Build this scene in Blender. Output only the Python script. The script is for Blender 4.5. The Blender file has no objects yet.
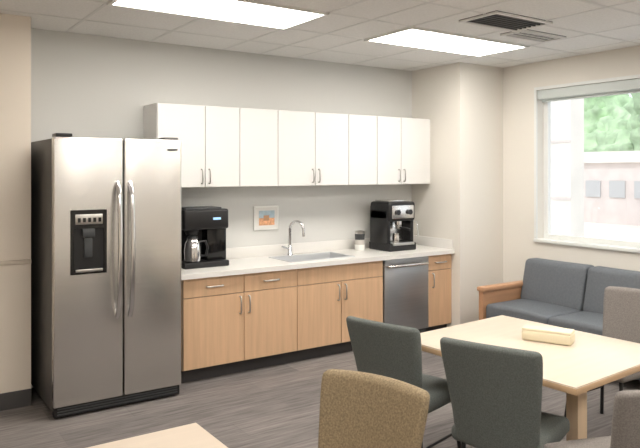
import bpy, bmesh, math
from mathutils import Vector, Matrix
rad=math.radians
def lin(c):
    def f(v):
        v/=255.0
        return v/12.92 if v<=0.04045 else ((v+0.055)/1.055)**2.4
    return (f(c[0]),f(c[1]),f(c[2]),1)
# ---------------- materials
def newmat(name):
    m=bpy.data.materials.new(name); m.use_nodes=True
    nt=m.node_tree; b=nt.nodes['Principled BSDF']
    return m,nt,b
def mat(name,col,rough=0.5,metal=0.0,var=0.0,scale=(5,5,5),bump=0.0,bscale=200,spec=None,coat=0):
    m,nt,b=newmat(name)
    b.inputs['Base Color'].default_value=lin(col); b.inputs['Roughness'].default_value=rough
    b.inputs['Metallic'].default_value=metal
    if spec is not None: b.inputs['Specular IOR Level'].default_value=spec
    if coat: b.inputs['Coat Weight'].default_value=coat
    tc=nt.nodes.new('ShaderNodeTexCoord')
    if var>0:
        mp=nt.nodes.new('ShaderNodeMapping'); mp.inputs['Scale'].default_value=scale
        n=nt.nodes.new('ShaderNodeTexNoise'); n.inputs['Scale'].default_value=1; n.inputs['Detail'].default_value=5
        mx=nt.nodes.new('ShaderNodeMix'); mx.data_type='RGBA'
        a=tuple(min(255,c*(1-var)) for c in col); d=tuple(min(255,c*(1+var)) for c in col)
        mx.inputs[6].default_value=lin(a); mx.inputs[7].default_value=lin(d)
        cr=nt.nodes.new('ShaderNodeMapRange'); cr.inputs[1].default_value=0.3; cr.inputs[2].default_value=0.7
        nt.links.new(tc.outputs['Object'],mp.inputs[0]); nt.links.new(mp.outputs[0],n.inputs['Vector'])
        nt.links.new(n.outputs['Fac'],cr.inputs[0]); nt.links.new(cr.outputs[0],mx.inputs[0])
        nt.links.new(mx.outputs[2],b.inputs['Base Color'])
    if bump>0:
        n2=nt.nodes.new('ShaderNodeTexNoise'); n2.inputs['Scale'].default_value=bscale; n2.inputs['Detail'].default_value=2
        bp=nt.nodes.new('ShaderNodeBump'); bp.inputs['Strength'].default_value=bump; bp.inputs['Distance'].default_value=0.002
        nt.links.new(tc.outputs['Object'],n2.inputs['Vector']); nt.links.new(n2.outputs['Fac'],bp.inputs['Height'])
        nt.links.new(bp.outputs[0],b.inputs['Normal'])
    return m
def emis(name,col,s):
    m,nt,b=newmat(name)
    b.inputs['Base Color'].default_value=lin(col)
    b.inputs['Emission Color'].default_value=lin(col); b.inputs['Emission Strength'].default_value=s
    return m
M={}
M['wall_back']=mat('paint_pale_grey',(212,212,209),0.9,bump=0.15,bscale=150)
M['wall_cream']=mat('paint_cream',(227,223,215),0.9,bump=0.15,bscale=150)
M['wall_left']=mat('paint_warm',(228,218,205),0.9,bump=0.15,bscale=150)
M['rail']=mat('rail_warm_paint',(206,195,180),0.7)
M['base']=mat('baseboard_rubber',(74,72,72),0.6)
M['ceil']=mat('ceiling_tile_fibre',(234,233,231),0.95,var=0.02,scale=(60,60,60),bump=0.2,bscale=120)
M['tbar']=mat('ceiling_grid_metal',(222,221,219),0.5)
M['white_lam']=mat('white_laminate',(228,227,225),0.45)
M['gap']=mat('shadow_gap',(150,142,134),0.8)
M['maple']=mat('maple_veneer',(208,172,138),0.45,var=0.035,scale=(30,30,2))
M['maple_arm']=mat('maple_solid',(192,148,114),0.4,var=0.05,scale=(2,20,20))
M['table']=mat('table_birch_laminate',(210,195,178),0.35,var=0.015,scale=(3,30,30))
M['tedge']=mat('table_edge_wood',(196,165,131),0.45)
M['leg']=mat('table_leg_birch',(212,188,158),0.5,var=0.03,scale=(30,30,2))
M['quartz']=mat('white_quartz',(226,224,220),0.3)
M['toe']=mat('toe_kick_black',(48,46,46),0.6)
M['steel']=mat('brushed_stainless',(218,216,213),0.27,metal=1,var=0.02,scale=(1.5,1.5,160))
M['steel_dw']=mat('slate_stainless',(176,178,181),0.36,metal=0.85,var=0.02,scale=(1,1,160))
M['sinkm']=mat('sink_satin_steel',(214,216,218),0.45,metal=0.6)
M['chrome']=mat('chrome',(225,225,227),0.12,metal=1)
M['nickel']=mat('satin_nickel',(200,198,195),0.28,metal=1)
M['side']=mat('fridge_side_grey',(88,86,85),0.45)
M['black']=mat('black_plastic',(24,24,26),0.35)
M['blackg']=mat('black_gloss',(14,14,16),0.12)
M['dkgrey']=mat('dark_grey_plastic',(62,64,66),0.45)
M['slate']=mat('slate_fabric',(96,101,98),0.9,var=0.10,scale=(160,160,160),bump=0.6,bscale=400)
M['tan']=mat('tan_fabric',(136,120,95),0.9,var=0.14,scale=(140,140,140),bump=0.7,bscale=400)
M['taupe']=mat('taupe_fabric',(128,122,118),0.9,var=0.1,scale=(160,160,160),bump=0.6,bscale=400)
M['sofa']=mat('sofa_grey_vinyl',(98,103,109),0.6,var=0.04,scale=(60,60,60),bump=0.3,bscale=300)
M['legmetal']=mat('black_metal',(40,40,42),0.4,metal=0.3)
M['winframe']=mat('window_frame_white',(228,230,228),0.4)
M['blind']=mat('roller_blind_housing',(200,207,205),0.5)
M['cream']=mat('cream_box',(226,216,188),0.5)
M['white']=mat('white_plastic',(236,236,232),0.4)
M['orange']=mat('orange_print',(226,168,128),0.6,var=0.15,scale=(40,40,40))
M['blueprint']=mat('blue_print',(176,196,206),0.6,var=0.06,scale=(30,30,30))
M['screen']=emis('blue_display',(150,190,220),0.8)
M['light']=emis('light_diffuser',(255,249,240),16.5)
M['concrete']=mat('exterior_beige_panel',(226,220,212),0.9,var=0.03,scale=(2,2,2))
M['brickext']=mat('exterior_pink_masonry',(214,203,198),0.9,var=0.03,scale=(2,2,2))
M['ground']=mat('exterior_paving',(206,208,208),0.9,var=0.05,scale=(1,1,1))
M['leaf']=mat('foliage_green',(178,202,166),0.9,var=0.16,scale=(1.3,1.3,1.3))
M['bark']=mat('bark_brown',(110,88,70),0.9)
M['extglass']=mat('exterior_pale_glass',(186,186,186),0.6)
M['coffee_lbl']=mat('shaker_glass',(200,196,190),0.2)
# floor
def floor_mat():
    m,nt,b=newmat('carpet_tile_floor'); L=nt.links.new
    tc=nt.nodes.new('ShaderNodeTexCoord')
    br=nt.nodes.new('ShaderNodeTexBrick'); br.offset=0.5
    br.inputs['Color1'].default_value=lin((129,123,120)); br.inputs['Color2'].default_value=lin((114,109,107))
    br.inputs['Mortar'].default_value=lin((112,107,106)); br.inputs['Scale'].default_value=1
    br.inputs['Mortar Size'].default_value=0.002; br.inputs['Brick Width'].default_value=1.0; br.inputs['Row Height'].default_value=0.25
    L(tc.outputs['Object'],br.inputs['Vector'])
    mp=nt.nodes.new('ShaderNodeMapping'); mp.inputs['Scale'].default_value=(3.0,42,1)
    n=nt.nodes.new('ShaderNodeTexNoise'); n.inputs['Scale'].default_value=1; n.inputs['Detail'].default_value=6; n.inputs['Roughness'].default_value=0.65
    L(tc.outputs['Object'],mp.inputs[0]); L(mp.outputs[0],n.inputs['Vector'])
    mr=nt.nodes.new('ShaderNodeMapRange'); mr.inputs[1].default_value=0.3; mr.inputs[2].default_value=0.7; mr.inputs[3].default_value=0.26; mr.inputs[4].default_value=0.72
    L(n.outputs['Fac'],mr.inputs[0])
    mx=nt.nodes.new('ShaderNodeMix'); mx.data_type='RGBA'; mx.blend_type='OVERLAY'; mx.inputs[0].default_value=0.8
    L(br.outputs['Color'],mx.inputs[6]); L(mr.outputs[0],mx.inputs[7]); L(mx.outputs[2],b.inputs['Base Color'])
    b.inputs['Roughness'].default_value=0.9; b.inputs['Specular IOR Level'].default_value=0.25
    n3=nt.nodes.new('ShaderNodeTexNoise'); n3.inputs['Scale'].default_value=350
    L(tc.outputs['Object'],n3.inputs['Vector'])
    bp=nt.nodes.new('ShaderNodeBump'); bp.inputs['Strength'].default_value=0.5; bp.inputs['Distance'].default_value=0.003
    L(n3.outputs['Fac'],bp.inputs['Height']); L(bp.outputs[0],b.inputs['Normal'])
    return m
M['floor']=floor_mat()
def glass_mat():
    m,nt,b=newmat('window_glass'); nt.nodes.remove(b)
    out=nt.nodes['Material Output']; t=nt.nodes.new('ShaderNodeBsdfTransparent'); g=nt.nodes.new('ShaderNodeBsdfGlossy')
    g.inputs['Roughness'].default_value=0.02; mx=nt.nodes.new('ShaderNodeMixShader'); mx.inputs[0].default_value=0.04
    nt.links.new(t.outputs[0],mx.inputs[1]); nt.links.new(g.outputs[0],mx.inputs[2]); nt.links.new(mx.outputs[0],out.inputs[0])
    return m
M['glass']=glass_mat()
# ---------------- geometry helpers
def finish(bm,name,m,parent=None,smooth=False,angle=40):
    me=bpy.data.meshes.new(name)
    bmesh.ops.recalc_face_normals(bm,faces=bm.faces)
    bm.to_mesh(me); bm.free()
    ob=bpy.data.objects.new(name,me); bpy.context.scene.collection.objects.link(ob)
    if m is not None: me.materials.append(M[m] if isinstance(m,str) else m)
    if smooth:
        for p in me.polygons: p.use_smooth=True
        if angle: me.set_sharp_from_angle(angle=rad(angle))
    if parent is not None:
        ob.parent=parent
        if parent.get('absc'): ob.matrix_parent_inverse=Matrix.Translation(-Vector(parent.location))
    return ob
def group(name,loc=(0,0,0),rz=0,absc=True):
    e=bpy.data.objects.new(name,None); e.empty_display_size=0.1
    bpy.context.scene.collection.objects.link(e); e.location=loc; e.rotation_euler=(0,0,rz)
    if absc: e['absc']=1
    return e
def add_box(bm,x0,x1,y0,y1,z0,z1):
    r=bmesh.ops.create_cube(bm,size=1)
    for v in r['verts']:
        v.co=Vector(((x0+x1)/2+v.co.x*(x1-x0),(y0+y1)/2+v.co.y*(y1-y0),(z0+z1)/2+v.co.z*(z1-z0)))
    return r['verts']
def box(name,x0,x1,y0,y1,z0,z1,m,parent=None,bev=0.0,seg=2,cuts=(0,0,0),deform=None,smooth=None):
    bm=bmesh.new(); add_box(bm,x0,x1,y0,y1,z0,z1)
    if bev>0: bmesh.ops.bevel(bm,geom=bm.edges[:],offset=bev,segments=seg,profile=0.5,affect='EDGES')
    for ax,(n,a,b_) in enumerate(zip(cuts,(x0,y0,z0),(x1,y1,z1))):
        for i in range(n):
            p=a+(b_-a)*(i+1)/(n+1); co=[0,0,0]; co[ax]=p; no=[0,0,0]; no[ax]=1
            bmesh.ops.bisect_plane(bm,geom=bm.verts[:]+bm.edges[:]+bm.faces[:],plane_co=co,plane_no=no)
    if deform:
        for v in bm.verts: v.co=Vector(deform(v.co))
    s=(bev>0) if smooth is None else smooth
    return finish(bm,name,m,parent,smooth=s,angle=60 if deform else 40)
def multibox(name,lst,m,parent=None):
    bm=bmesh.new()
    for b_ in lst: add_box(bm,*b_)
    return finish(bm,name,m,parent)
def lathe(name,prof,c,m,parent=None,seg=28):
    bm=bmesh.new(); rings=[]
    for r,z in prof:
        rings.append([bm.verts.new((c[0]+r*math.cos(2*math.pi*i/seg),c[1]+r*math.sin(2*math.pi*i/seg),c[2]+z)) for i in range(seg)])
    for a,b_ in zip(rings,rings[1:]):
        for i in range(seg): bm.faces.new((a[i],a[(i+1)%seg],b_[(i+1)%seg],b_[i]))
    bm.faces.new(rings[0]); bm.faces.new(rings[-1])
    return finish(bm,name,m,parent,smooth=True,angle=35)
def tube(name,pts,r,m,parent=None,seg=10,flat=1.0):
    pts=[Vector(p) for p in pts]; bm=bmesh.new(); rings=[]; up=None
    for i,p in enumerate(pts):
        t=(pts[min(i+1,len(pts)-1)]-pts[max(i-1,0)]).normalized()
        if up is None: up=Vector((0,0,1)) if abs(t.z)<0.9 else Vector((1,0,0))
        s=t.cross(up).normalized(); up=s.cross(t).normalized()
        rings.append([bm.verts.new(p+(s*math.cos(2*math.pi*k/seg)+up*math.sin(2*math.pi*k/seg)*flat)*r) for k in range(seg)])
    for a,b_ in zip(rings,rings[1:]):
        for i in range(seg): bm.faces.new((a[i],a[(i+1)%seg],b_[(i+1)%seg],b_[i]))
    bm.faces.new(rings[0]); bm.faces.new(rings[-1])
    return finish(bm,name,m,parent,smooth=True,angle=50)
# ---------------- room shell
ZC=2.82; YB=5.55; XL=-2.2; YF=-2.6; XR=5.66; XC=5.0; YC=4.816; XJ=0.95; YJ=5.15
box('floor',XL-0.2,XR+0.2,YF-0.2,YB+0.2,-0.1,0,'floor')
box('ceiling',XL-0.2,XR+0.3,YF-0.2,YB+0.2,ZC,ZC+0.12,'ceil')
box('wall_back',XJ-0.02,XC+0.02,YB,YB+0.15,0,ZC,'wall_back')
box('wall_back_left',XL,XJ,YJ,YB+0.15,0,ZC,'wall_left')
box('wall_corner_column',XC,XR+0.2,YC,YB+0.15,0,ZC,'wall_cream')
box('wall_left',XL-0.15,XL,YF,YJ+0.2,0,ZC,'wall_left')
box('wall_front',XL,XR,YF-0.15,YF,0,ZC,'wall_cream')
WY0,WY1,WZ0,WZ1=1.9,4.37,1.0,2.53
multibox('wall_right',[(XR,XR+0.2,WY1,YC,0,ZC),(XR,XR+0.2,YF,WY0,0,ZC),(XR,XR+0.2,WY0,WY1,0,WZ0),(XR,XR+0.2,WY0,WY1,WZ1,ZC)],'wall_cream')
multibox('baseboard_left',[(XL,XJ,YJ-0.012,YJ,0,0.12)],'base')
box('baseboard_column',XC,XR,YC-0.012,YC,0,0.1,'base')
box('baseboard_right',XR-0.012,XR,YF,YC,0,0.1,'base')
box('trim_chair_rail',XL,XJ,YJ-0.018,YJ,1.03,1.06,'rail',bev=0.004)
# light switch on left wall
g=group('light_switch',(0.68,YJ,1.15))
box('plate',0.64,0.72,YJ-0.006,YJ,1.1,1.22,'white',g,bev=0.002)
box('toggle',0.67,0.69,YJ-0.014,YJ-0.006,1.14,1.18,'white',g,bev=0.002)
# ceiling grid
xl=[-1.81,-1.19,-0.57,0.05,0.67,1.29,1.98,2.67,3.06,3.45,4.15,4.85,5.4]
yl=[3.83+0.6*k for k in range(-10,3)]
bars=[]
for x in xl: bars.append((x-0.012,x+0.012,YF,YB if XJ<x<XC else (YJ if x<=XJ else YC),ZC-0.003,ZC))
for y in yl: bars.append((XL,XR if y<YC else XC,y-0.012,y+0.012,ZC-0.003,ZC-0.0005))
multibox('trim_ceiling_grid',bars,'tbar')
def panel(x0,x1,y0,y1):
    g=group('ceiling_light_panel',((x0+x1)/2,(y0+y1)/2,ZC))
    multibox('frame',[(x0,x1,y0,y0+0.025,ZC-0.016,ZC),(x0,x1,y1-0.025,y1,ZC-0.016,ZC),(x0,x0+0.025,y0+0.025,y1-0.025,ZC-0.016,ZC),(x1-0.025,x1,y0+0.025,y1-0.025,ZC-0.016,ZC)],'white',g)
    box('diffuser',x0+0.025,x1-0.025,y0+0.025,y1-0.025,ZC-0.012,ZC-0.001,'light',g)
panel(1.29,2.67,3.83,4.43); panel(3.45,4.85,3.83,4.43)
for yy in (1.43,-0.97):  # extra panels out of view, added as fill light for the room
    panel(1.29,2.67,yy,yy+0.6); panel(3.45,4.85,yy,yy+0.6); panel(-1.19,0.05,yy,yy+0.6)
# vents
def vent(name,x0,x1,y0,y1,n,alongx=True):
    g=group(name,((x0+x1)/2,(y0+y1)/2,ZC))
    box('backing',x0,x1,y0,y1,ZC-0.004,ZC,'dkgrey',g)
    f=0.03
    multibox('frame',[(x0,x1,y0,y0+f,ZC-0.016,ZC-0.004),(x0,x1,y1-f,y1,ZC-0.016,ZC-0.004),(x0,x0+f,y0+f,y1-f,ZC-0.016,ZC-0.004),(x1-f,x1,y0+f,y1-f,ZC-0.016,ZC-0.004)],'tbar',g)
    L=[]
    for i in range(n):
        y=y0+f+(y1-y0-2*f)*(i+0.5)/n
        L.append((x0+f,x1-f,y-0.006,y+0.006,ZC-0.014,ZC-0.004))
    multibox('louvres',L,'dkgrey' if alongx else 'tbar',g)
vent('air_return_grille',3.60,4.22,3.12,3.48,7)
vent('air_supply_vent',4.24,4.78,3.4,3.64,3,False)
# ---------------- window
g=group('window_1',(XR+0.1,(WY0+WY1)/2,WZ0)); fx0,fx1=XR+0.10,XR+0.15
fw=0.05
mid=(WY0+WY1)/2-0.1
multibox('frame',[(fx0,fx1,WY0,WY0+fw,WZ0,WZ1),(fx0,fx1,WY1-fw,WY1,WZ0,WZ1),(fx0,fx1,WY0+fw,WY1-fw,WZ0,WZ0+fw),(fx0,fx1,WY0+fw,WY1-fw,WZ1-fw,WZ1),(fx0,fx1,mid-0.03,mid+0.03,WZ0+fw,WZ1-fw)],'winframe',g)
box('glass',XR+0.122,XR+0.126,WY0+fw,WY1-fw,WZ0+fw,WZ1-fw,'glass',g)
box('sill',XR-0.03,XR+0.10,WY0-0.03,WY1+0.03,WZ0-0.03,WZ0+0.004,'winframe',g,bev=0.006)
multibox('casing',[(XR-0.015,XR,WY0-0.05,WY0,WZ0-0.03,WZ1+0.05),(XR-0.015,XR,WY1,WY1+0.03,WZ0-0.03,WZ1+0.03),(XR-0.015,XR,WY0,WY1,WZ1,WZ1+0.03)],'winframe',g)
g=group('roller_blind',(XR,3.1,WZ1))
box('housing',XR-0.02,XR+0.09,WY0+0.01,WY1-0.01,WZ1-0.10,WZ1-0.004,'blind',g,bev=0.012)
box('bottom_bar',XR+0.03,XR+0.05,WY0+0.03,WY1-0.03,WZ1-0.125,WZ1-0.10,'blind',g,bev=0.004)
# ---------------- exterior
box('ground_outside',XR+1,90,-40,60,-3.1,-3,'ground')
g=group('neighbour_building_wing',(8.1,8,-3))
box('facade',8.0,8.3,5.62,12,-3,9,'concrete',g)
multibox('panel_joints',[(7.985,8.0,5.62,12,z,z+0.03) for z in (-1.5,-0.5,0.5,1.3,2.1,2.9,3.7,4.5)]+[(7.985,8.0,y,y+0.03,-3,9) for y in (6.3,7.4)],'brickext',g)
g=group('office_building',(24,8,-3))
box('body',22,28,-2,26,-3,2.0,'brickext',g)
box('roof_edge',21.8,28.2,-2.2,26.2,2.0,2.4,'concrete',g)
multibox('windows',[(21.95,22.0,-1+k*0.95,-1+k*0.95+0.6,0.75,1.35) for k in range(28)],'extglass',g)
box('lower_canopy',17,22,-2,26,-0.7,-0.2,'concrete',g)
multibox('canopy_columns',[(17.2,17.5,y,y+0.3,-3,-0.7) for y in range(0,26,4)],'concrete',g)
import random
random.seed(3)
for i in range(11):
    tx=34+random.uniform(-1.5,1.5); ty=-4+i*3.9; s=random.uniform(3.3,4.2)
    g=group('tree',(tx,ty,-3))
    lathe('trunk',[(0.4,0),(0.3,2.5),(0.2,5)],(tx,ty,-3),'bark',g,seg=10)
    bm=bmesh.new()
    for k in range(6):
        r=bmesh.ops.create_icosphere(bm,subdivisions=4,radius=s*random.uniform(0.55,0.8))
        o=Vector((random.uniform(-1.5,1.5),random.uniform(-1.8,1.8),random.uniform(-1.0,3.4)))
        for v in r['verts']:
            n=v.co.normalized(); f=1+0.10*math.sin(n.x*9+k)*math.sin(n.y*11+i)+0.07*math.sin(n.z*17+k)+0.05*math.sin(n.y*33)*math.sin(n.z*29)
            v.co=v.co*f+o+Vector((tx,ty,2.2+ (i%3)*0.7))
    finish(bm,'crown','leaf',g,smooth=True,angle=None)
# ---------------- base cabinets
CT=0.885; YK=4.93; YCT=4.885
cab=group('base_cabinets',(3.0,5.2,0)); cab2=group('base_cabinets',(4.8,5.2,0))
X0=2.03; XE=XC-0.004
box('toe_kick',X0,4.07,YK+0.07,YB-0.005,0,0.11,'toe',cab)
box('toe_kick',4.667,XE,YK+0.07,YB-0.005,0,0.11,'toe',cab2)
multibox('carcass',[(X0,4.07,YK+0.02,YB-0.005,0.11,0.62),(X0,3.08,YK+0.02,YB-0.005,0.62,0.84),(3.80,4.07,YK+0.02,YB-0.005,0.62,0.84),(3.08,3.80,YK+0.02,YK+0.05,0.62,0.84)],'maple',cab)
multibox('carcass',[(4.667,XE,YK+0.02,YB-0.005,0.11,0.84)],'maple',cab2)
multibox('reveal_backing',[(X0+0.002,4.068,YK+0.018,YK+0.0205,0.115,0.838)],'gap',cab)
multibox('reveal_backing',[(4.669,XE-0.002,YK+0.018,YK+0.0205,0.115,0.838)],'gap',cab2)
def front(name,x0,x1,z0,z1,p): box(name,x0+0.003,x1-0.003,YK,YK+0.018,z0+0.003,z1-0.003,'maple',p,bev=0.0015,seg=1)
xs=[X0,2.571,3.095,3.575,4.073]; zD=0.685; zT=0.84
front('drawer_1',xs[0],xs[1],zD,zT,cab); front('drawer_2',xs[1],xs[2],zD,zT,cab); front('sink_panel',xs[2],xs[4],zD,zT,cab)
for i in range(4): front('door_%d'%(i+1),xs[i],xs[i+1],0.112,zD,cab)
front('drawer_3',4.664,XE,zD,zT,cab2); front('door_5',4.664,XE,0.112,zD,cab2)
def hpull(p,x,y,z,L=0.14,nm='handle'):
    tube(nm,[(x-L/2,y,z),(x-L/2,y-0.022,z),(x-L/2+0.012,y-0.03,z),(x+L/2-0.012,y-0.03,z),(x+L/2,y-0.022,z),(x+L/2,y,z)],0.0065,'nickel',p,8)
def vpull(p,x,y,z,L=0.14,nm='handle'):
    tube(nm,[(x,y,z-L/2),(x,y-0.022,z-L/2),(x,y-0.03,z-L/2+0.012),(x,y-0.03,z+L/2-0.012),(x,y-0.022,z+L/2),(x,y,z+L/2)],0.0065,'nickel',p,8)
hpull(cab,2.30,YK,0.765,nm='handle_1'); hpull(cab,2.83,YK,0.765,nm='handle_2'); hpull(cab2,4.83,YK,0.765,nm='handle_3')
vpull(cab,2.53,YK,0.585,nm='handle_4'); vpull(cab,2.612,YK,0.585,nm='handle_5'); vpull(cab,3.535,YK,0.585,nm='handle_6'); vpull(cab,3.615,YK,0.585,nm='handle_7'); vpull(cab2,4.72,YK,0.585,nm='handle_8')
# countertop with sink opening
SX0,SX1,SY0,SY1=3.10,3.78,5.03,5.40
ct=group('countertop',(3.5,5.2,CT))
bm=bmesh.new()
cx0=1.99
for b_ in [(cx0,SX0,YCT,YB-0.003,0.845,CT),(SX1,XE,YCT,YB-0.003,0.845,CT),(SX0,SX1,YCT,SY0,0.845,CT),(SX0,SX1,SY1,YB-0.003,0.845,CT)]: add_box(bm,*b_)
finish(bm,'slab','quartz',ct)
box('backsplash',cx0,XE,YB-0.02,YB-0.002,CT,CT+0.10,'quartz',ct,bev=0.003)
box('side_splash',XE-0.016,XE,YCT+0.02,YB-0.02,CT,CT+0.10,'quartz',ct,bev=0.003)
sk=group('kitchen_sink',(3.44,5.2,CT))
t=0.006; zb=0.70
multibox('basin',[(SX0,SX1,SY0,SY1,zb,zb+t),(SX0,SX0+t,SY0,SY1,zb+t,CT),(SX1-t,SX1,SY0,SY1,zb+t,CT),(SX0+t,SX1-t,SY0,SY0+t,zb+t,CT),(SX0+t,SX1-t,SY1-t,SY1,zb+t,CT)],'sinkm',sk)
multibox('rim',[(SX0-0.018,SX1+0.018,SY0-0.018,SY0,CT,CT+0.006),(SX0-0.018,SX1+0.018,SY1,SY1+0.018,CT,CT+0.006),(SX0-0.018,SX0,SY0,SY1,CT,CT+0.006),(SX1,SX1+0.018,SY0,SY1,CT,CT+0.006)],'sinkm',sk)
lathe('drain',[(0.035,0),(0.04,0.004),(0.02,0.002)],(3.44,5.2,zb+t),'chrome',sk)
# faucet
fc=group('faucet',(3.36,5.455,CT)); fxx,fyy=3.34,5.455
lathe('base',[(0.030,0),(0.030,0.008),(0.022,0.02),(0.02,0.09),(0.016,0.10)],(fxx,fyy,CT),'chrome',fc)
pts=[(fxx,fyy,CT+0.09),(fxx,fyy,CT+0.25)]
for k in range(1,11):
    a=math.pi*k/10; pts.append((fxx+0.03*(1-math.cos(a)),fyy-0.075*(1-math.cos(a)),CT+0.25+0.08*math.sin(a)))
pts.append((pts[-1][0],pts[-1][1],CT+0.19))
tube('spout',pts,0.0145,'chrome',fc,12)
tube('lever',[(fxx,fyy,CT+0.06),(fxx-0.05,fyy-0.01,CT+0.075),(fxx-0.10,fyy-0.02,CT+0.09)],0.009,'chrome',fc,8)
# dishwasher
dw=group('dishwasher',(4.37,5.2,0))
box('tub',4.08,4.66,YK+0.03,YB-0.01,0.0,0.84,'dkgrey',dw)
box('door_panel',4.083,4.657,YK-0.012,YK+0.03,0.115,0.775,'steel_dw',dw,bev=0.004)
box('control_strip',4.083,4.657,YK-0.012,YK+0.03,0.78,0.838,'steel_dw',dw,bev=0.004)
tube('handle',[(4.12,YK-0.012,0.775),(4.12,YK-0.045,0.775),(4.135,YK-0.055,0.775),(4.605,YK-0.055,0.775),(4.62,YK-0.045,0.775),(4.62,YK-0.012,0.775)],0.013,'steel',dw,10)
# ---------------- upper cabinets
uc=group('wall_cabinets',(3.45,5.4,1.56)); UY=5.22
box('carcass',1.925,4.955,UY+0.02,YB-0.004,1.56,2.26,'white_lam',uc)
box('reveal_backing',1.93,4.95,UY+0.018,UY+0.0205,1.565,2.255,'gap',uc)
box('filler',4.955,XC-0.004,UY+0.03,YB-0.004,1.56,2.26,'white_lam',uc)
ux=[1.925,2.35,2.68,3.07,3.48,3.875,4.235,4.555,4.945]
for i in range(8): box('door_%d'%(i+1),ux[i]+0.003,ux[i+1]-0.003,UY,UY+0.018,1.563,2.257,'white_lam',uc,bev=0.0015,seg=1)
for k,i in enumerate((1,4,7)):
    vpull(uc,ux[i]-0.035,UY,1.655,0.12,'handle_%d'%(2*k+1)); vpull(uc,ux[i]+0.035,UY,1.655,0.12,'handle_%d'%(2*k+2))
# ---------------- fridge
fr=group('refrigerator',(1.5,5.15,0)); FX0,FX1,FY=1.01,1.93,4.71; FH=1.94; FM=1.49
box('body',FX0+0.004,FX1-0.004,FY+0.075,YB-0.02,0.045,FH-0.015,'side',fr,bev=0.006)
box('left_door',FX0,FM-0.004,FY,FY+0.068,0.085,FH-0.005,'steel',fr,bev=0.014,seg=4)
box('right_door',FM+0.004,FX1,FY,FY+0.068,0.085,FH-0.005,'steel',fr,bev=0.014,seg=4)
box('door_gasket',FX0+0.02,FX1-0.02,FY+0.06,FY+0.078,0.10,FH-0.02,'black',fr)
box('toe_grille',FX0+0.01,FX1-0.01,FY+0.02,FY+0.10,0.015,0.082,'black',fr,bev=0.004)
multibox('grille_slats',[(FX0+0.03,FX1-0.03,FY+0.012,FY+0.02,z,z+0.008) for z in (0.03,0.048,0.066)],'dkgrey',fr)
for i,(x,y) in enumerate([(FX0+0.06,FY+0.1),(FX1-0.06,FY+0.1),(FX0+0.06,YB-0.12),(FX1-0.06,YB-0.12)]):
    lathe('foot_%d'%(i+1),[(0.025,0),(0.025,0.03),(0.018,0.045)],(x,y,0),'black',fr,16)
box('hinge_cover_left',FX0+0.02,FX0+0.13,FY+0.02,FY+0.14,FH-0.006,FH+0.02,'black',fr,bev=0.006)
box('hinge_cover_right',FX1-0.13,FX1-0.02,FY+0.02,FY+0.14,FH-0.006,FH+0.012,'side',fr,bev=0.006)
def bow(nm,x):
    pts=[]
    for k in range(17):
        s=k/16; z=0.66+0.96*s; d=0.02+0.055*math.sin(math.pi*s)**0.6 if 0<s<1 else 0.0
        pts.append((x,FY-d,z))
    tube(nm,pts,0.017,'chrome',fr,12)
bow('handle_left',FM-0.048); bow('handle_right',FM+0.042)
dx0,dx1,dz0,dz1=1.12,1.365,0.985,1.43
multibox('dispenser_frame',[(dx0,dx1,FY-0.012,FY+0.001,dz1-0.13,dz1),(dx0,dx0+0.02,FY-0.012,FY+0.001,dz0,dz1-0.13),(dx1-0.02,dx1,FY-0.012,FY+0.001,dz0,dz1-0.13),(dx0+0.02,dx1-0.02,FY-0.012,FY+0.001,dz0,dz0+0.03)],'blackg',fr)
box('dispenser_recess',dx0+0.02,dx1-0.02,FY-0.003,FY+0.001,dz0+0.03,dz1-0.13,'black',fr)
box('dispenser_display',dx0+0.03,dx1-0.03,FY-0.015,FY-0.011,dz1-0.10,dz1-0.03,'nickel',fr,bev=0.001)
multibox('dispenser_buttons',[(dx0+0.045+i*0.035,dx0+0.065+i*0.035,FY-0.017,FY-0.015,dz1-0.085,dz1-0.055) for i in range(5)],'black',fr)
box('dispenser_spout',1.195,1.28,FY-0.028,FY-0.003,1.24,1.30,'dkgrey',fr,bev=0.006)
box('dispenser_paddle',1.21,1.265,FY-0.014,FY-0.003,1.10,1.235,'dkgrey',fr,bev=0.004)
box('dispenser_tray',dx0+0.03,dx1-0.03,FY-0.022,FY-0.011,dz0+0.015,dz0+0.035,'nickel',fr,bev=0.003)
box('badge',1.815,1.895,FY-0.003,FY+0.001,1.85,1.865,'dkgrey',fr)
# ---------------- coffee maker (drip)
cm=group('drip_coffee_maker',(2.28,5.28,CT)); a0,a1=2.13,2.54; b0,b1=5.14,5.42
box('base',a0,a1,b0,b1,CT,CT+0.05,'black',cm,bev=0.01)
box('tower',a0+0.01,a1-0.005,b0+0.17,b1,CT+0.045,CT+0.40,'black',cm,bev=0.01)
box('side_column',a1-0.18,a1,b0+0.06,b1-0.02,CT+0.045,CT+0.36,'blackg',cm,bev=0.01)
box('brew_head',a0,a1,b0+0.01,b1,CT+0.32,CT+0.49,'black',cm,bev=0.018,seg=3)
box('top_lid',a0+0.03,a1-0.05,b0+0.05,b1-0.03,CT+0.485,CT+0.505,'dkgrey',cm,bev=0.006)
lathe('filter_basket',[(0.045,0),(0.06,0.03),(0.06,0.06)],(a0+0.10,b0+0.09,CT+0.275),'black',cm)
box('display',a1-0.15,a1-0.08,b0+0.004,b0+0.011,CT+0.40,CT+0.42,'screen',cm,bev=0.001)
lathe('carafe',[(0.062,0),(0.072,0.01),(0.074,0.10),(0.066,0.16),(0.05,0.185),(0.052,0.195)],(a0+0.10,b0+0.07,CT+0.05),'chrome',cm)
lathe('carafe_lid',[(0.046,0),(0.04,0.02),(0.015,0.028)],(a0+0.10,b0+0.07,CT+0.245),'black',cm)
hx=a0+0.165
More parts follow.
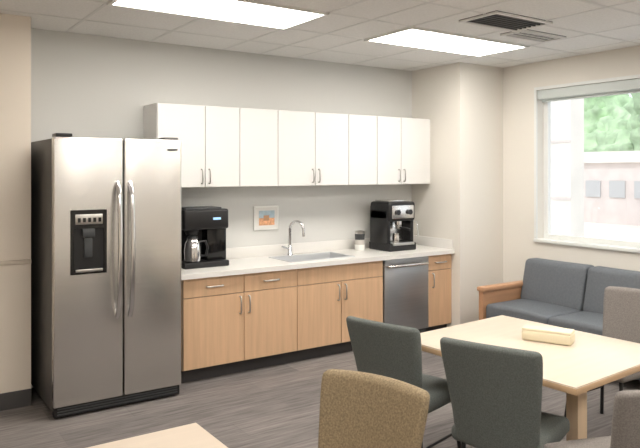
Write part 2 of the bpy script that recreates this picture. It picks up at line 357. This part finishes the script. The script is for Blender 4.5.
tube('carafe_handle',[(hx-0.01,b0+0.04,CT+0.22),(hx+0.03,b0+0.02,CT+0.225),(hx+0.045,b0+0.01,CT+0.17),(hx+0.035,b0+0.02,CT+0.10),(hx,b0+0.045,CT+0.10)],0.010,'black',cm,8)
# ---------------- picture
pf=group('framed_picture',(3.12,YB,1.25)); 
box('frame',2.99,3.26,YB-0.02,YB-0.001,1.135,1.365,'white',pf,bev=0.004)
box('mat_board',3.005,3.245,YB-0.0225,YB-0.02,1.15,1.35,'quartz',pf)
box('print_sky',3.04,3.21,YB-0.024,YB-0.0225,1.25,1.32,'blueprint',pf)
box('print_field',3.04,3.21,YB-0.024,YB-0.0225,1.18,1.25,'orange',pf)
box('print_barn',3.09,3.15,YB-0.025,YB-0.024,1.225,1.275,'maple_arm',pf)
# ---------------- shaker
sh=group('sugar_shaker',(4.15,5.40,CT)); sx=4.15
lathe('jar',[(0.05,0),(0.053,0.005),(0.053,0.06)],(sx,5.40,CT),'white',sh)
lathe('middle',[(0.053,0),(0.05,0.05)],(sx,5.40,CT+0.06),'coffee_lbl',sh)
lathe('label_band',[(0.05,0),(0.052,0.06)],(sx,5.40,CT+0.11),'dkgrey',sh)
lathe('cap',[(0.053,0),(0.053,0.02),(0.03,0.03),(0.012,0.034)],(sx,5.40,CT+0.17),'nickel',sh)
# ---------------- espresso machine
em=group('espresso_machine',(4.5,5.3,CT)); e0,e1=4.30,4.66; f0,f1=5.10,5.44
box('drip_base',e0,e1,f0,f1,CT,CT+0.08,'black',em,bev=0.012)
box('drip_tray',e0+0.04,e1-0.04,f0-0.015,f0+0.15,CT+0.06,CT+0.085,'nickel',em,bev=0.004)
box('rear_body',e0+0.01,e1-0.01,f0+0.16,f1,CT+0.07,CT+0.46,'black',em,bev=0.015)
box('left_cheek',e0,e0+0.05,f0+0.04,f1-0.02,CT+0.07,CT+0.42,'black',em,bev=0.015)
box('right_cheek',e1-0.05,e1,f0+0.04,f1-0.02,CT+0.07,CT+0.42,'black',em,bev=0.015)
box('brew_head',e0,e1,f0+0.01,f1-0.01,CT+0.30,CT+0.50,'black',em,bev=0.03,seg=3)
box('control_face',e0+0.035,e1-0.035,f0,f0+0.012,CT+0.33,CT+0.465,'steel',em,bev=0.006)
box('splash_panel',e0+0.055,e1-0.055,f0+0.15,f0+0.162,CT+0.09,CT+0.30,'steel',em,bev=0.003)
for i,x in enumerate((e0+0.10,e1-0.10)):
    bm=bmesh.new(); bmesh.ops.create_cone(bm,cap_ends=True,segments=24,radius1=0.028,radius2=0.024,depth=0.024)
    for v in bm.verts: v.co=Vector((x+v.co.x,f0-0.01+v.co.z,CT+0.395+v.co.y))
    finish(bm,'dial_%d'%(i+1),'black',em,smooth=True)
lathe('group_head',[(0.03,0),(0.038,0.01),(0.038,0.06)],((e0+e1)/2,f0+0.08,CT+0.25),'chrome',em)
lathe('portafilter',[(0.02,0),(0.034,0.01),(0.034,0.035)],((e0+e1)/2,f0+0.08,CT+0.215),'nickel',em)
tube('portafilter_handle',[((e0+e1)/2,f0+0.05,CT+0.235),((e0+e1)/2+0.01,f0-0.03,CT+0.232),((e0+e1)/2+0.02,f0-0.08,CT+0.22)],0.012,'black',em,10)
lathe('milk_jug',[(0.034,0),(0.036,0.01),(0.036,0.06),(0.03,0.085),(0.033,0.095)],(e0+0.13,f0+0.06,CT+0.085),'steel',em)
tube('steam_wand',[(e1-0.03,f0+0.05,CT+0.32),(e1+0.015,f0+0.01,CT+0.28),(e1+0.02,f0-0.005,CT+0.14)],0.006,'chrome',em,8)
box('cup_rail',e0+0.05,e1-0.05,f0+0.06,f1-0.04,CT+0.498,CT+0.515,'steel',em,bev=0.006)
# ---------------- sofa (faces -X)
so=group('sofa',(5.2,3.2,0)); SYa,SYb=2.18,4.36
for i,y in enumerate((SYb-0.05,SYa)):
    multibox('end_panel_%d'%(i+1),[(4.78,4.86,y,y+0.05,0.0,0.56),(5.48,5.56,y,y+0.05,0.0,0.56),(4.86,5.48,y,y+0.05,0.14,0.56)],'maple_arm',so)
    box('arm_cap_%d'%(i+1),4.76,5.58,y-0.03 if i==0 else y-0.02,y+0.06 if i==0 else y+0.07,0.56,0.60,'maple_arm',so,bev=0.008)
ya,yb=SYa+0.05,SYb-0.05
box('seat_frame',4.84,5.56,ya,yb,0.10,0.24,'sofa',so,bev=0.01)
multibox('feet',[(4.9,4.95,ya+0.05,ya+0.1,0,0.1),(4.9,4.95,yb-0.1,yb-0.05,0,0.1),(5.4,5.45,ya+0.05,ya+0.1,0,0.1),(5.4,5.45,yb-0.1,yb-0.05,0,0.1),(4.9,4.95,3.2,3.25,0,0.1)],'black',so)
box('back_frame',5.50,5.60,ya,yb,0.24,0.80,'sofa',so,bev=0.02,seg=3)
n=3; w=(yb-ya)/n
for i in range(n):
    y0=ya+i*w; y1=y0+w
    def puff(c,y0=y0,y1=y1):
        u=(c.y-(y0+y1)/2)/((y1-y0)/2); k=1-u*u
        z=c.z+(0.015*k if c.z>0.35 else 0)
        return (c.x,c.y,z)
    box('seat_cushion_%d'%(i+1),4.80,5.42,y0+0.003,y1-0.003,0.24,0.44,'sofa',so,bev=0.035,seg=4,cuts=(0,6,0),deform=puff)
    def lean(c,y0=y0,y1=y1):
        u=(c.y-(y0+y1)/2)/((y1-y0)/2); s=(c.z-0.40)/0.44
        return (c.x+0.10*s-(0.02*(1-u*u)),c.y,c.z)
    box('back_cushion_%d'%(i+1),5.28,5.46,y0+0.003,y1-0.003,0.42,0.83,'sofa',so,bev=0.04,seg=4,cuts=(0,6,3),deform=lean)
# ---------------- tables
tb=group('dining_table',(3.02,2.37,0),rad(4),absc=False)
hx,hy=0.485,0.555
box('top',-hx,hx,-hy,hy,0.712,0.742,'table',tb,bev=0.003)
box('edge_band',-hx-0.002,hx+0.002,-hy-0.002,hy+0.002,0.706,0.735,'tedge',tb,bev=0.003)
for i,y in enumerate((-0.27,0.27)):
    box('column_%d'%(i+1),-0.045,0.045,y-0.035,y+0.035,0.04,0.69,'leg',tb,bev=0.006)
    box('foot_%d'%(i+1),-0.33,0.33,y-0.035,y+0.035,0.0,0.045,'legmetal',tb,bev=0.008)
    box('bracket_%d'%(i+1),-0.35,0.35,y-0.03,y+0.03,0.685,0.708,'legmetal',tb)
box('stretcher',-0.02,0.02,-0.24,0.24,0.12,0.17,'leg',tb,bev=0.004)
t2=group('side_table',(0.4,1.75,0))
box('top',-0.2,1.02,1.15,2.35,0.712,0.742,'table',t2,bev=0.004)
box('edge_band',-0.202,1.022,1.148,2.352,0.706,0.735,'tedge',t2,bev=0.003)
box('column',0.37,0.45,1.71,1.79,0.04,0.70,'leg',t2,bev=0.006)
multibox('cross_foot',[(0.05,0.77,1.72,1.78,0,0.04),(0.38,0.44,1.40,1.72,0,0.04),(0.38,0.44,1.78,2.10,0,0.04)],'legmetal',t2)
# cream box
cb=group('tissue_box',(3.15,2.36,0.742),rad(-66),absc=False)
box('carton',-0.135,0.135,-0.06,0.06,0,0.06,'cream',cb,bev=0.014,seg=3)
box('lid',-0.133,0.133,-0.057,0.057,0.055,0.072,'cream',cb,bev=0.006)
# ---------------- chairs
def chair(x,y,deg,fab,bw=0.45,top=0.88):
    c=group('dining_chair',(x,y,0),rad(deg),absc=False)
    def sd(v):
        k=(1-(v.x/0.24)**2)*(1-(v.y/0.24)**2)
        return (v.x,v.y*(1.0+0.0*v.x),v.z+(0.015*k if v.z>0.44 else 0))
    box('seat',-0.22,0.23,-0.225,0.225,0.395,0.475,fab,c,bev=0.03,seg=4,cuts=(5,5,0),deform=sd)
    z0=0.40; hgt=top-z0
    def bd(v):
        s=(v.z-z0)/hgt
        ww=0.80+0.20*min(1,s*1.15)
        u=v.y/(bw/2)
        xx=v.x-0.23-0.10*s**1.2+0.04*u*u
        z=v.z-0.008*u*u*(s>0.5)
        return (xx,v.y*ww,z)
    box('backrest',-0.028,0.028,-bw/2,bw/2,z0,top,fab,c,bev=0.025,seg=4,cuts=(0,9,9),deform=bd)
    for i,(sx,sy) in enumerate(((1,1),(1,-1),(-1,1),(-1,-1))):
        tube('leg_%d'%(i+1),[(sx*0.17,sy*0.17,0.40),(sx*0.21,sy*0.205,0.0)],0.012,'legmetal',c,10)
    for i,sy in enumerate((1,-1)):
        tube('rail_%d'%(i+1),[(-0.19,sy*0.188,0.2),(0.19,sy*0.188,0.2)],0.008,'legmetal',c,8)
        tube('under_bar_%d'%(i+1),[(-0.18,sy*0.17,0.392),(0.18,sy*0.17,0.392)],0.01,'legmetal',c,8)
    return c
def chair_at(bx,by,deg,fab,**k):
    a=rad(deg); chair(bx+0.31*math.cos(a),by+0.31*math.sin(a),deg,fab,**k)
chair_at(2.26,2.77,14,'slate',top=0.89,bw=0.48)
chair_at(2.30,2.05,20,'slate',top=0.92,bw=0.48)
chair_at(1.62,2.00,198,'tan',top=0.90,bw=0.48)
chair_at(4.33,2.52,180,'taupe',top=0.89)
chair_at(2.52,1.33,70,'taupe')
# ---------------- light
w=bpy.data.worlds.new('World'); bpy.context.scene.world=w; w.use_nodes=True
bg=w.node_tree.nodes['Background']; bg.inputs[0].default_value=(0.90,0.95,1.0,1); bg.inputs[1].default_value=1.7
sd=bpy.data.lights.new('sun','SUN'); sd.energy=1.2; sd.angle=rad(1); so_=bpy.data.objects.new('sun',sd)
bpy.context.scene.collection.objects.link(so_); so_.location=(-5,-5,15)
so_.rotation_euler=Vector((0.75,0.25,-0.8)).to_track_quat('-Z','Y').to_euler()
bpy.context.scene.view_settings.view_transform='Standard'
# ---------------- camera
cd=bpy.data.cameras.new('camera'); cam=bpy.data.objects.new('camera',cd); bpy.context.scene.collection.objects.link(cam)
cam.location=(0,0,1.7); cam.rotation_euler=(rad(90),0,-math.atan(446.8/660.0))
cd.sensor_width=36; cd.lens=36*660/640.0; cd.shift_y=-53/640.0; cd.clip_start=0.05; cd.clip_end=300
bpy.context.scene.camera=cam
